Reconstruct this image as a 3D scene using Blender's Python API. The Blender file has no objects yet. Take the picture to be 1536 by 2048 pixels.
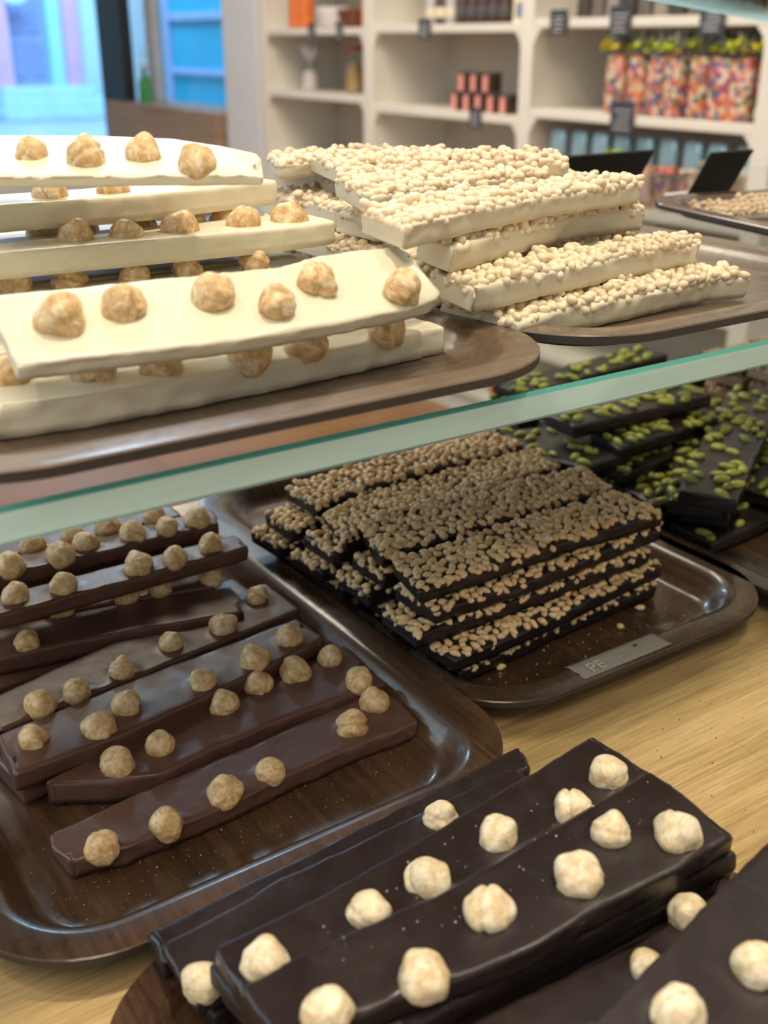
import bpy, bmesh, math, random
import numpy as np
from mathutils import Vector, Matrix, Euler, noise
random.seed(7); rng = np.random.default_rng(7)
S = bpy.context.scene
COL = S.collection
R = math.radians
K = 0.9                                   # height of the counter top above the shop floor

# ------------------------------------------------------------------ camera, world, lights, exposure
CAM_H, PITCH, AZ, FPX = 0.33, 23.4, 56.0, 2184.0
cd = bpy.data.cameras.new('camera'); cam = bpy.data.objects.new('camera', cd); COL.objects.link(cam)
cam.location = (0, 0, CAM_H + K); cam.rotation_euler = (R(90 - PITCH), 0, R(AZ - 90))
cd.sensor_fit = 'HORIZONTAL'; cd.sensor_width = 36; cd.lens = 36 * FPX / 1536; cd.clip_start = 0.02; cd.clip_end = 60
cd.dof.use_dof = True; cd.dof.focus_distance = 0.50; cd.dof.aperture_fstop = 13.0
S.camera = cam
S.view_settings.view_transform = 'Standard'; S.view_settings.look = 'None'
S.view_settings.gamma = 1; S.view_settings.use_curve_mapping = False
S.view_settings.exposure = 0.0
w = bpy.data.worlds.new('world'); S.world = w; w.use_nodes = True
w.node_tree.nodes['Background'].inputs[0].default_value = (1.0, 0.93, 0.84, 1)
w.node_tree.nodes['Background'].inputs[1].default_value = 0.39

def area(name, loc, target, size, power, col, sy=None, spread=180):
    l = bpy.data.lights.new(name, 'AREA'); l.energy = power; l.color = col; l.size = size
    if sy: l.shape = 'RECTANGLE'; l.size_y = sy
    l.spread = R(spread)
    o = bpy.data.objects.new(name, l); COL.objects.link(o); o.location = (loc[0], loc[1], loc[2] + K)
    d = Vector(target) - Vector(loc); o.rotation_euler = d.to_track_quat('-Z', 'Y').to_euler()
    return o
WARM = (1.0, 0.84, 0.64)
area('ceiling_spot', (0.36, 0.12, 2.0), (0.36, 0.14, 0), 0.10, 23, WARM)
area('ceiling_spot', (1.25, 0.25, 2.0), (1.0, 0.30, 0), 0.12, 12, WARM)
area('ceiling_spot', (-0.7, 0.40, 2.0), (-0.2, 0.45, 0), 0.12, 8, WARM)
area('ceiling_light', (0.9, 2.6, 2.2), (1.6, 2.8, -0.2), 1.2, 70, (1.0, 0.88, 0.72))
area('fill_light', (-0.5, -0.8, 2.1), (0.3, 0.4, 0.0), 1.0, 22, (1.0, 0.86, 0.70))  # added warm fill behind the camera, brightens front faces and lower trays
area('daylight_door', (-1.7, -0.5, 0.9), (0.1, 0.35, 0.15), 1.1, 6, (0.50, 0.76, 1.0))
area('daylight_window', (-1.9, 2.2, 1.25), (0.2, 0.4, 0.1), 1.6, 34, (0.58, 0.79, 1.0), 1.8)
area('daylight_street', (5.0, 15.5, 5.0), (6.6, 20.0, -0.3), 4.0, 950, (0.50, 0.76, 1.0))
area('daylight_alley', (2.75, 7.6, 3.0), (3.7, 7.9, -0.1), 1.0, 210, (0.50, 0.76, 1.0))

# ------------------------------------------------------------------ placing helpers (heights are above the counter)
_f = Vector((math.cos(R(AZ)) * math.cos(R(PITCH)), math.sin(R(AZ)) * math.cos(R(PITCH)), -math.sin(R(PITCH))))
_r = Vector((math.sin(R(AZ)), -math.cos(R(AZ)), 0)); _u = _r.cross(_f); _c = Vector((0, 0, CAM_H))
def ray(px, py): return _f + _r * ((px - 768) / FPX) - _u * ((py - 1024) / FPX)
def p(px, py, z):
    d = ray(px, py); return _c + d * ((z - CAM_H) / d.z)
def V(*a): return Vector(a)
def in_frame(q, m=30):
    d = q - _c; z = d.dot(_f)
    return z > 0.05 and -m < 768 + FPX * d.dot(_r) / z < 1536 + m and -m < 1024 - FPX * d.dot(_u) / z < 2048 + m
KV = Vector((0, 0, K))

def tag(o, label=None, cat=None, group=None, kind=None):
    if label: o['label'] = label
    if cat: o['category'] = cat
    if group: o['group'] = group
    if kind: o['kind'] = kind
    return o
def put(name, me, loc=(0, 0, 0), parent=None, rot=None, scale=None):
    """Link a mesh; loc in counter coordinates for a thing, or the world position for a part of an unrotated thing."""
    o = bpy.data.objects.new(name, me); COL.objects.link(o); loc = Vector(loc)
    if parent is not None:
        o.parent = parent; o.location = loc - (parent_loc(parent))
    else: o.location = loc + KV
    if rot is not None: o.rotation_euler = rot
    if scale is not None: o.scale = scale
    return o
def parent_loc(o):
    v = Vector(o.location)
    while o.parent: o = o.parent; v += o.location
    return v - KV
def empty(name, loc):
    o = bpy.data.objects.new(name, None); COL.objects.link(o); o.location = Vector(loc) + KV; o.empty_display_size = .02
    return o
def mesh(name, verts, faces, mats, smooth=True, fm=None, origin=(0, 0, 0), sharp=0):
    me = bpy.data.meshes.new(name); o = Vector(origin)
    me.from_pydata([tuple(Vector(v) - o) for v in verts], [], faces)
    for m in (mats if isinstance(mats, (list, tuple)) else [mats]): me.materials.append(m)
    if fm: me.polygons.foreach_set('material_index', fm)
    if smooth: me.polygons.foreach_set('use_smooth', [True] * len(me.polygons))
    me.update()
    if smooth and sharp: me.set_sharp_from_angle(angle=R(sharp))
    return me
def box(x0, x1, y0, y1, z0, z1, m, bev=0.0, origin=None):
    bm = bmesh.new(); bmesh.ops.create_cube(bm, size=1)
    o = Vector(origin if origin is not None else ((x0 + x1) / 2, (y0 + y1) / 2, z0))
    for v in bm.verts:
        v.co = Vector((x0 + (v.co.x + .5) * (x1 - x0), y0 + (v.co.y + .5) * (y1 - y0), z0 + (v.co.z + .5) * (z1 - z0))) - o
    if bev: bmesh.ops.bevel(bm, geom=bm.edges[:], offset=bev, segments=2, affect='EDGES', profile=.5)
    me = bpy.data.meshes.new('box'); bm.to_mesh(me); bm.free(); me.materials.append(m)
    return me, o
def pbox(name, x0, x1, y0, y1, z0, z1, m, bev=0.0, parent=None):
    me, o = box(x0, x1, y0, y1, z0, z1, m, bev); return put(name, me, o, parent)
def lathe(prof, m, seg=28):
    vs, fs = [], []
    for r, z in prof:
        for i in range(seg):
            a = 2 * math.pi * i / seg; vs.append((r * math.cos(a), r * math.sin(a), z))
    for j in range(len(prof) - 1):
        for i in range(seg):
            a, b = j * seg + i, j * seg + (i + 1) % seg; fs.append((a, b, b + seg, a + seg))
    fs.append(tuple(range(seg))[::-1]); fs.append(tuple(range((len(prof) - 1) * seg, len(prof) * seg)))
    return mesh('lathe', vs, fs, m, sharp=45)

# ------------------------------------------------------------------ materials
class NT:
    def __init__(s, name):
        s.m = bpy.data.materials.new(name); s.m.use_nodes = True; s.t = s.m.node_tree; s.n = s.t.nodes
        s.b = s.n['Principled BSDF']; s.out = s.n['Material Output']
    def new(s, t, **kw):
        n = s.n.new(t)
        for k, v in kw.items():
            if hasattr(n, k): setattr(n, k, v)
            else: n.inputs[k].default_value = v
        return n
    def link(s, a, b): s.t.links.new(a, b)
    def coord(s, scale=(1, 1, 1), kind='Object', rot=(0, 0, 0), loc=(0, 0, 0)):
        c = s.new('ShaderNodeTexCoord'); mp = s.new('ShaderNodeMapping')
        mp.inputs['Scale'].default_value = scale; mp.inputs['Rotation'].default_value = rot; mp.inputs['Location'].default_value = loc
        s.link(c.outputs[kind], mp.inputs[0]); return mp.outputs[0]
    def noise(s, vec, scale, detail=4, rough=.5, dist=0.0):
        n = s.new('ShaderNodeTexNoise'); n.inputs['Scale'].default_value = scale; n.inputs['Detail'].default_value = detail
        n.inputs['Roughness'].default_value = rough; n.inputs['Distortion'].default_value = dist
        s.link(vec, n.inputs['Vector']); return n.outputs[0]
    def ramp(s, fac, stops, interp='LINEAR'):
        r = s.new('ShaderNodeValToRGB'); e = r.color_ramp.elements; r.color_ramp.interpolation = interp
        while len(e) < len(stops): e.new(.5)
        for i, (q, c) in enumerate(stops):
            e[i].position = q; e[i].color = (c[0], c[1], c[2], 1)
        s.link(fac, r.inputs[0]); return r.outputs[0]
    def mix(s, fac, a, b, mode='MIX'):
        m = s.new('ShaderNodeMix', data_type='RGBA', blend_type=mode)
        for sock, val in ((m.inputs[0], fac), (m.inputs[6], a), (m.inputs[7], b)):
            if hasattr(val, 'is_linked') or isinstance(val, bpy.types.NodeSocket): s.link(val, sock)
            elif isinstance(val, (int, float)): sock.default_value = val
            else: sock.default_value = (val[0], val[1], val[2], 1)
        return m.outputs[2]
    def bump(s, h, strength=.3, dist=.001, prev=None):
        b = s.new('ShaderNodeBump'); b.inputs['Strength'].default_value = strength; b.inputs['Distance'].default_value = dist
        s.link(h, b.inputs['Height'])
        if prev is not None: s.link(prev, b.inputs['Normal'])
        s.link(b.outputs[0], s.b.inputs['Normal']); return b.outputs[0]
    def set(s, **kw):
        for k, v in kw.items():
            i = s.b.inputs[k.replace('_', ' ')]
            if isinstance(v, bpy.types.NodeSocket): s.link(v, i)
            elif isinstance(v, tuple): i.default_value = (*v, 1) if len(v) == 3 and i.type == 'RGBA' else v
            else: i.default_value = v
        return s.m
def plain(name, col, rough=.5, var=.12, scale=30, **kw):
    n = NT(name); v = n.coord(); c = n.noise(v, scale, 3)
    d = tuple(max(0, x * (1 - var)) for x in col); l = tuple(min(1, x * (1 + var)) for x in col)
    return n.set(Base_Color=n.ramp(c, [(.3, d), (.7, l)]), Roughness=rough, **kw)
def choc(name, col, rough, var, sss=0.0, bloom=None, bump=.25):
    n = NT(name); v = n.coord(); a = n.noise(v, 18, 3, .5, .6); d = tuple(x * (1 - var) for x in col); l = tuple(min(1, x * (1 + var)) for x in col)
    c = n.ramp(a, [(.3, d), (.7, l)])
    if bloom:                                 # faint pale smears of set cocoa butter and dust specks
        c = n.mix(n.ramp(n.noise(v, 60, 4, .6, 1.5), [(.56, (0, 0, 0)), (.8, (.16, .16, .16))]), c, bloom)
        c = n.mix(n.ramp(n.noise(v, 620, 2), [(.76, (0, 0, 0)), (.80, (.55, .55, .55))]), c, tuple(min(1, x * 2.2) for x in bloom))
    r = n.ramp(n.noise(v, 45, 3, .5, .8), [(.3, (rough - .06,) * 3), (.7, (rough + .1,) * 3)])
    n.bump(n.noise(v, 120, 4), bump, .0008)
    m = n.set(Base_Color=c, Roughness=r)
    if sss: n.set(Subsurface_Weight=sss, Subsurface_Radius=(1.0, .8, .45), Subsurface_Scale=.002)
    return m
M_MILK = choc('milk_chocolate', (.118, .054, .038), .34, .12, bloom=(.26, .17, .13))
M_DARK = choc('dark_chocolate', (.020, .012, .011), .30, .15, bloom=(.075, .068, .068))
M_DARK2 = choc('dark_chocolate_matte', (.017, .010, .009), .40, .15)
M_WHITE = choc('white_chocolate', (.69, .64, .48), .32, .02, sss=.12, bump=.12)
M_CREAM = choc('ivory_chocolate', (.68, .61, .45), .40, .05, sss=.12, bump=.25)

def nutmat(name, a, b, c, dark=.0):
    n = NT(name); v = n.coord(); oi = n.new('ShaderNodeObjectInfo')
    off = n.new('ShaderNodeVectorMath', operation='ADD'); n.link(v, off.inputs[0])
    cmb = n.new('ShaderNodeCombineXYZ')
    mu = n.new('ShaderNodeMath', operation='MULTIPLY'); n.link(oi.outputs['Random'], mu.inputs[0]); mu.inputs[1].default_value = 37
    for i in range(3): n.link(mu.outputs[0], cmb.inputs[i])
    n.link(cmb.outputs[0], off.inputs[1]); v = off.outputs[0]
    col = n.ramp(n.noise(v, 1.5, 4, .55, .8), [(.3, a), (.52, b), (.72, c)])
    sc = n.new('ShaderNodeVectorMath', operation='MULTIPLY'); n.link(v, sc.inputs[0]); sc.inputs[1].default_value = (4.5, 4.5, .9); fac = n.noise(sc.outputs[0], 1.0, 5, .6, .5)
    col = n.mix(n.ramp(fac, [(.32, (.75,) * 3), (.52, (0, 0, 0))]), col, a)
    if dark: col = n.mix(n.ramp(n.noise(v, 1.1, 5, .6), [(.70, (0, 0, 0)), (.73, (dark,) * 3)]), col, (.10, .035, .03))
    n.bump(fac, .5, .0007, n.bump(n.noise(v, 2.5, 4, .5), .5, .0012))
    return n.set(Base_Color=col, Roughness=.38, Subsurface_Weight=.12, Subsurface_Radius=(1, .6, .3), Subsurface_Scale=.25)
M_NUT_PALE = nutmat('hazelnut_pale', (.68, .46, .23), (.84, .69, .44), (.92, .84, .66), .8)
M_NUT_TAN = nutmat('hazelnut_tan', (.55, .28, .09), (.84, .55, .25), (.95, .74, .45), .5)
M_NUT_GOLD = nutmat('hazelnut_gold', (.44, .23, .08), (.72, .48, .22), (.90, .78, .54), .6)
def seedmat(name, a, b, rough=.42):
    n = NT(name); g = n.new('ShaderNodeNewGeometry'); c = n.ramp(g.outputs['Random Per Island'], [(0, a), (.6, b), (1, tuple(min(1, x * 1.12) for x in b))])
    oi = n.new('ShaderNodeObjectInfo'); v = n.coord()
    c = n.mix(n.ramp(oi.outputs['Random'], [(0, (0, 0, 0)), (1, (.45,) * 3)]), c, a)
    c = n.mix(n.ramp(n.noise(v, 300, 3), [(.5, (0, 0, 0)), (.8, (.3,) * 3)]), c, tuple(x * .7 for x in a))
    return n.set(Base_Color=c, Roughness=rough, Subsurface_Weight=.1, Subsurface_Radius=(1, .6, .3), Subsurface_Scale=.002)
M_SEED = seedmat('pine_nut_tan', (.62, .37, .15), (.92, .63, .33))
M_SEEDW = seedmat('pine_nut_ivory', (.66, .50, .33), (.76, .63, .44))
M_PIST = seedmat('pistachio_green', (.12, .15, .02), (.38, .36, .06), .38)
M_CHOP = seedmat('chopped_nut_tan', (.36, .22, .12), (.58, .42, .27))

def woodmat(name, a, b, c, gx, gy, rough=.3, coat=.4, scale=60):
    n = NT(name); v = n.coord((gx, gy, 3))
    g = n.noise(v, scale, 6, .65, .4); big = n.noise(n.coord((gx * .4, gy * .4, 1)), scale * .12, 3)
    col = n.mix(n.ramp(big, [(.35, (0, 0, 0)), (.65, (1, 1, 1))]), n.ramp(g, [(.3, a), (.7, b)]), n.ramp(g, [(.3, b), (.7, c)]))
    sp = n.ramp(n.noise(n.coord(), 260, 3), [(.3, (rough,) * 3), (.75, (rough + .18,) * 3)])
    n.bump(g, .15, .0005)
    return n.set(Base_Color=col, Roughness=sp, Coat_Weight=coat, Coat_Roughness=.12)
M_TRAY = woodmat('walnut_laminate', (.022, .010, .005), (.075, .036, .017), (.15, .078, .04), 1.0, .05, .24, .5, 230)
M_TRAYU = woodmat('walnut_laminate_lit', (.035, .020, .012), (.10, .060, .037), (.17, .11, .07), .04, 1.0, .30, .4, 230)  # paler laminate: the light on the upper trays is mixed into the colour
M_TEDGE = plain('tray_edge', (.035, .026, .022), .5)
M_TEDGE2 = plain('tray_edge_pale', (.12, .085, .065), .5)

def countermat():
    n = NT('oak_butcher_block'); v = n.coord((1, 1, 1), loc=(.255, .065, 0))
    b = n.new('ShaderNodeTexBrick'); n.link(v, b.inputs['Vector'])
    b.inputs['Color1'].default_value = (.50, .345, .145, 1); b.inputs['Color2'].default_value = (.62, .455, .22, 1); b.inputs['Mortar'].default_value = (.40, .25, .10, 1)
    b.inputs['Scale'].default_value = 1; b.inputs['Mortar Size'].default_value = .0004; b.inputs['Mortar Smooth'].default_value = .6
    b.inputs['Brick Width'].default_value = .42; b.inputs['Row Height'].default_value = .05; b.offset = .37; b.squash = 1
    g = n.noise(n.coord((.035, 1, 1)), 620, 6, .75, .4); g2 = n.noise(n.coord((.12, 1, 1)), 40, 4, .6, 1.2)
    c = n.mix(n.ramp(g, [(.35, (.0,) * 3), (.66, (.95,) * 3)]), b.outputs['Color'], (.26, .145, .05))
    c = n.mix(n.ramp(g2, [(.4, (0, 0, 0)), (.7, (.35,) * 3)]), c, (.74, .53, .26))
    n.bump(g, .2, .0006)
    return n.set(Base_Color=c, Roughness=.42, Coat_Weight=.15, Coat_Roughness=.3)
M_COUNTER = countermat()
def floormat():
    n = NT('floor_boards'); v = n.coord((1, 1, 1), rot=(0, 0, R(0)))
    b = n.new('ShaderNodeTexBrick'); n.link(v, b.inputs['Vector'])
    b.inputs['Color1'].default_value = (.30, .135, .055, 1); b.inputs['Color2'].default_value = (.40, .19, .08, 1); b.inputs['Mortar'].default_value = (.14, .06, .03, 1)
    b.inputs['Scale'].default_value = 1; b.inputs['Mortar Size'].default_value = .003; b.inputs['Brick Width'].default_value = 1.6; b.inputs['Row Height'].default_value = .14
    g = n.noise(n.coord((.2, 1, 1)), 18, 4, .6, .8)
    c = n.mix(n.ramp(g, [(.3, (0, 0, 0)), (.75, (.5,) * 3)]), b.outputs['Color'], (.22, .10, .045))
    return n.set(Base_Color=c, Roughness=.30)
M_FLOOR = floormat()
M_SHELF = plain('painted_cream', (.74, .70, .62), .5, .03, 6)
M_SHBACK = plain('shelf_back_beige', (.52, .46, .38), .6, .06, 3)
M_WALL = plain('wall_paint', (.70, .71, .74), .7, .03, 4)
M_BLACK = plain('black_post', (.012, .013, .016), .45)
M_SIGN = plain('black_board', (.004, .004, .005), .8)
def glassmat(name, tint, ior=1.5, extra=0.0):
    n = NT(name); n.n.remove(n.b); tr = n.new('ShaderNodeBsdfTransparent'); tr.inputs[0].default_value = (*tint, 1)
    gl = n.new('ShaderNodeBsdfGlossy'); gl.inputs['Roughness'].default_value = .01; fr = n.new('ShaderNodeFresnel'); fr.inputs[0].default_value = ior
    mx = n.new('ShaderNodeMixShader'); n.link(fr.outputs[0], mx.inputs[0]); n.link(tr.outputs[0], mx.inputs[1]); n.link(gl.outputs[0], mx.inputs[2])
    g = n.new('ShaderNodeNewGeometry'); iv = n.new('ShaderNodeMath', operation='SUBTRACT'); iv.inputs[0].default_value = 1; n.link(g.outputs['Backfacing'], iv.inputs[1])
    ml = n.new('ShaderNodeMath', operation='MULTIPLY'); n.link(fr.outputs[0], ml.inputs[0]); n.link(iv.outputs[0], ml.inputs[1]); n.link(ml.outputs[0], mx.inputs[0])
    n.link(mx.outputs[0], n.out.inputs[0]); return n.m
M_GLASS = glassmat('sheet_glass', (.95, .985, .97))
M_PANE = glassmat('window_glass', (.80, .92, 1.0))
def edgemat(name, col, rough=.12):
    n = NT(name); c = n.ramp(n.noise(n.coord((3, 40, 40)), 6, 3), [(.35, tuple(x * .9 for x in col)), (.7, col)])
    n.set(Base_Color=c, Roughness=rough); t = n.new('ShaderNodeBsdfTranslucent'); t.inputs[0].default_value = (min(1, col[0] * 1.05), min(1, col[1] * 1.02), min(1, col[2] * 1.15), 1)
    mx = n.new('ShaderNodeMixShader'); mx.inputs[0].default_value = .35; n.link(n.b.outputs[0], mx.inputs[1]); n.link(t.outputs[0], mx.inputs[2]); n.link(mx.outputs[0], n.out.inputs[0])
    return n.m
M_EDGE = edgemat('glass_edge_green', (.72, 1.0, .93))
M_EDGE_D = edgemat('glass_edge_deep', (.13, .45, .38))
M_EDGE_L = edgemat('glass_edge_pale', (.55, .88, .86))

# ------------------------------------------------------------------ the room
tag(pbox('floor', -3.5, 2.75, -2.5, 6.6, -.95, -.9, M_FLOOR), kind='structure')
tag(pbox('wall_right', 2.66, 2.76, 1.0, 4.34, -.9, 1.9, M_WALL), kind='structure')
tag(pbox('wall_pillar', 2.30, 2.66, 4.345, 4.66, -.9, 1.9, M_WALL, .006), kind='structure')
tag(pbox('trim_1', 2.40, 2.52, 4.66, 4.72, -.9, 1.9, M_BLACK), kind='structure')      # dark reveal beside the pillar
tag(pbox('wall_corner', 2.30, 2.36, 5.83, 6.16, -.9, 1.9, M_BLACK, .004), kind='structure')
M_BROWN = woodmat('window_bench_wood', (.26, .155, .095), (.38, .25, .165), (.46, .32, .22), .3, .3, .5, .1, 12)
M_FRAME = plain('window_frame_grey', (.50, .50, .52), .5)
# the window beside the pillar, over a brown wooden sill wall
w1 = empty('window_1', (2.45, 5.26, .02)); tag(w1, kind='structure')
pbox('window_frame', 2.42, 2.47, 4.72, 4.765, .03, 1.9, plain('frame_light', (.72, .72, .74), .5), .004, w1)
pbox('mullion', 2.42, 2.47, 5.69, 5.80, .03, 1.9, M_FRAME, .004, w1)
pbox('window_pane', 2.445, 2.449, 4.765, 6.30, .03, 1.9, M_PANE, 0, w1)
tag(pbox('wall_sill', 2.28, 2.56, 4.72, 6.09, -.9, .03, M_BROWN, .008), kind='structure')
# the shop window in the far wall
w2 = empty('window_2', (1.0, 6.14, -.30)); tag(w2, kind='structure')
pbox('window_frame', -1.2, 2.30, 6.10, 6.16, -.36, -.30, plain('frame_pale', (.62, .72, .74), .4), .004, w2)
pbox('window_pane', -1.2, 2.30, 6.13, 6.134, -.30, 1.9, M_PANE, 0, w2)
tag(pbox('wall_far', -1.2, 2.30, 6.10, 6.18, -.9, -.36, M_WALL), kind='structure')

# ------------------------------------------------------------------ the street outside
def ICO_OVAL():
    bm = bmesh.new(); bmesh.ops.create_icosphere(bm, subdivisions=2, radius=1); bm.verts.ensure_lookup_table()
    v = [(q.co.x * .20, q.co.y * .10, q.co.z * .12) for q in bm.verts]; f = [tuple(x.index for x in q.verts) for q in bm.faces]; bm.free(); return v, f
def street():
    M_PAV = plain('street_paving', (.42, .50, .56), .7, .15, 2)
    tag(pbox('street_ground', -6, 14, 6.62, 21, -1.1, -.9, M_PAV), kind='structure')
    tag(pbox('street_side', 2.80, 9, 4.2, 6.6, -1.1, -.9, M_PAV), kind='structure')
    h = empty('house_front', (6.3, 20.0, -.9))
    tag(h, 'pale blue house front with a violet door between pink pilasters, seen through the window', 'building')
    pw = plain('house_render', (.62, .78, .84), .8, .06, 1.5); pk = plain('pink_pilaster', (.82, .42, .58), .8, .08, 2); vi = plain('violet_door', (.36, .38, .60), .6, .08, 3)
    pbox('wall', -4.0, 5.95, 20.0, 20.3, -.9, 4.5, pw, 0, h); pbox('wall', 6.85, 14.0, 20.0, 20.3, -.9, 4.5, pw, 0, h)
    pbox('lintel', 5.95, 6.85, 20.0, 20.3, 2.0, 4.5, pw, 0, h)
    pbox('pilaster', 5.45, 5.90, 19.85, 20.0, -.85, 4.5, pk, .02, h); pbox('pilaster', 6.84, 7.10, 19.85, 20.0, -.85, 4.5, pk, .02, h)
    d = pbox('door', 5.95, 6.60, 20.2, 20.26, -.40, 2.0, vi, .01, h)
    for x0, x1 in ((6.02, 6.25), (6.31, 6.54)):
        for z0, z1 in ((-.28, .30), (.42, 1.8)):
            pbox('door_panel', x0, x1, 20.17, 20.2, z0, z1, plain('violet_panel', (.28, .31, .55), .6), .012, d)
    pbox('door_frame', 6.60, 6.84, 20.0, 20.26, -.40, 2.0, plain('frame_sky', (.42, .74, .90), .6), .01, h)
    st = plain('pale_step', (.52, .72, .82), .7, .08, 4)
    for k in range(3): pbox('step', 5.6 - .1 * k, 7.2 + .1 * k, 19.9 - .34 * (k + 1), 20.2, -.40 - .165 * (k + 1), -.40 - .165 * k, st, .02, h)
    lv, lf = ICO_OVAL(); put('oval_reflection', mesh('oval', lv, lf, plain('lamp_reflection', (.75, .95, .95), .3)), (6.05, 19.8, .95), h)  # pale oval body added to show a lamp's reflection in the window
    s = empty('blue_door', (3.5, 7.7, -.9)); tag(s, 'bright sky blue panelled door across the alley, seen through the right window', 'door')
    bl = plain('sky_blue_paint', (.02, .52, .78), .5, .08, 3); fr = plain('pale_violet_frame', (.46, .58, .86), .6)
    for z0, z1 in ((-.9, .10), (.14, .45), (.50, 1.6)): pbox('panel', 3.52, 3.56, 6.80, 7.95, z0, z1, bl, .008, s)
    pbox('frame', 3.50, 3.58, 7.95, 8.13, -.9, 2.4, fr, .006, s); pbox('frame', 3.50, 3.58, 6.60, 6.80, -.9, 2.4, fr, .006, s)
    pbox('rail', 3.50, 3.54, 6.80, 7.95, .10, .14, fr, .004, s); pbox('rail', 3.50, 3.54, 6.80, 7.95, .45, .50, fr, .004, s)
    pbox('transom', 3.50, 3.58, 6.80, 7.95, 1.6, 2.4, bl, .006, s)
    tag(pbox('wall_alley', 3.62, 3.8, 4.0, 9.6, -.9, 2.6, plain('alley_wall', (.72, .84, .88), .8, .05, 2)), kind='structure')
street()

def bottle():
    g = NT('green_glass'); gm = g.set(Base_Color=(.10, .42, .08), Roughness=.08, Transmission_Weight=.6, IOR=1.4)
    t = empty('green_bottle', (2.34, 5.66, .03)); tag(t, 'small green glass bottle with a pale flower on the brown window sill', 'bottle')
    put('bottle_body', lathe([(.0, 0), (.030, 0), (.032, .01), (.032, .095), (.022, .12), (.012, .135), (.012, .165), (.014, .168), (.0, .168)], gm), (2.34, 5.66, .03), t)
    f = bmesh.new(); bmesh.ops.create_icosphere(f, subdivisions=2, radius=.022)
    for v in f.verts: v.co *= 1 + .3 * noise.noise(v.co * 80)
    me = bpy.data.meshes.new('flower'); f.to_mesh(me); f.free(); me.materials.append(plain('pale_blue_petals', (.55, .70, .85), .6)); put('flower', me, (2.34, 5.65, .215), t)
    put('stem', lathe([(.003, 0), (.003, .12), (.0, .17)], plain('stem_green', (.12, .40, .12), .6), 8), (2.34, 5.66, .15), t)
bottle()

# ------------------------------------------------------------------ wall shelf unit
UP = [(1.755, 1.815), (2.635, 2.69), (3.485, 3.545), (4.28, 4.34)]
BAYS = [(1.815, 2.635), (2.69, 3.485), (3.545, 4.28)]
SZ = {0: [.385, .14, -.10, -.34, -.58, -.80], 1: [.375, .115, -.13, -.36, -.58, -.80], 2: [.370, .140, -.10, -.34, -.58, -.80]}
def shelf_unit():
    t = empty('shelf_unit', (2.47, 3.05, -.9)); tag(t, 'cream painted wooden wall shelf unit with open bays along the right wall', 'shelf unit')
    for a, b in UP: pbox('upright', 2.30, 2.64, a, b, -.9, 1.5, M_SHELF, .004, t)
    pbox('back_panel', 2.63, 2.655, 1.76, 4.34, -.9, 1.5, M_SHBACK, 0, t)
    pbox('plinth', 2.32, 2.36, 1.815, 4.28, -.9, -.825, M_SHELF, 0, t)
    for i, (a, b) in enumerate(BAYS):
        for z in SZ[i] + [.68]: pbox('shelf_board', 2.305, 2.63, a, b, z - .025, z, M_SHELF, .003, t)
        for z in SZ[i][:2]:                                     # little curved brackets under the boards
            for yy, sg in ((a, 1), (b, -1)):
                vs = [(2.305, yy, z - .025), (2.325, yy, z - .025), (2.305, yy + sg * .03, z - .025), (2.325, yy + sg * .03, z - .025), (2.305, yy, z - .07), (2.325, yy, z - .07),
                      (2.305, yy + sg * .012, z - .043), (2.325, yy + sg * .012, z - .043)]
                put('bracket', mesh('bracket', vs, [(0, 2, 6, 4), (1, 5, 7, 3), (2, 3, 7, 6), (6, 7, 5, 4), (0, 1, 3, 2), (0, 4, 5, 1)], M_SHELF, False, origin=(2.305, yy, z - .025)), (2.305, yy, z - .025), t)
shelf_unit()

def floral():
    n = NT('floral_print'); v = n.coord(); oi = n.new('ShaderNodeObjectInfo')
    off = n.new('ShaderNodeVectorMath', operation='ADD'); n.link(v, off.inputs[0]); cb = n.new('ShaderNodeCombineXYZ'); n.link(oi.outputs['Random'], cb.inputs[0]); n.link(oi.outputs['Random'], cb.inputs[2]); n.link(cb.outputs[0], off.inputs[1])
    vo = n.new('ShaderNodeTexVoronoi'); vo.inputs['Scale'].default_value = 80; n.link(off.outputs[0], vo.inputs['Vector'])
    sp = n.new('ShaderNodeSeparateColor'); n.link(vo.outputs['Color'], sp.inputs[0])
    c = n.ramp(sp.outputs[0], [(0, (.66, .50, .33)), (.20, (.66, .18, .04)), (.38, (.05, .12, .24)), (.54, (.66, .52, .38)), (.64, (.38, .05, .13)), (.76, (.13, .17, .05)), (.88, (.66, .28, .22))], 'CONSTANT')
    return n.set(Base_Color=c, Roughness=.4, Coat_Weight=.5, Coat_Roughness=.1)
M_FLORAL = floral(); M_RIB = plain('lime_ribbon', (.48, .60, .02), .4, .2, 60); M_RIBY = plain('yellow_ribbon', (.80, .58, .02), .4, .2, 60)
def bag_mesh(h, wy, wx, mat, neck=True):
    prof = [(0, .96), (.08, 1), (.5, 1.02), (.85, .98), (.97, .8)] if neck else [(0, .96), (.08, 1), (.6, 1), (.9, .96), (1, .9)]
    vs, fs, seg = [], [], 20
    for t, s in prof:
        for i in range(seg):
            a = 2 * math.pi * i / seg; c, q = math.cos(a), math.sin(a); e = .45
            x = math.copysign(abs(c) ** e, c) * wx / 2 * s; y = math.copysign(abs(q) ** e, q) * wy / 2 * s
            k = 1 + .05 * noise.noise(Vector((x * 40, y * 40, t * 5)))
            vs.append((x * k, y * k, t * h))
    for j in range(len(prof) - 1):
        for i in range(seg): a, b = j * seg + i, j * seg + (i + 1) % seg; fs.append((a, b, b + seg, a + seg))
    fs.append(tuple(range(seg))[::-1]); fs.append(tuple(range((len(prof) - 1) * seg, len(prof) * seg)))
    return mesh('bag', vs, fs, mat)
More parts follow.
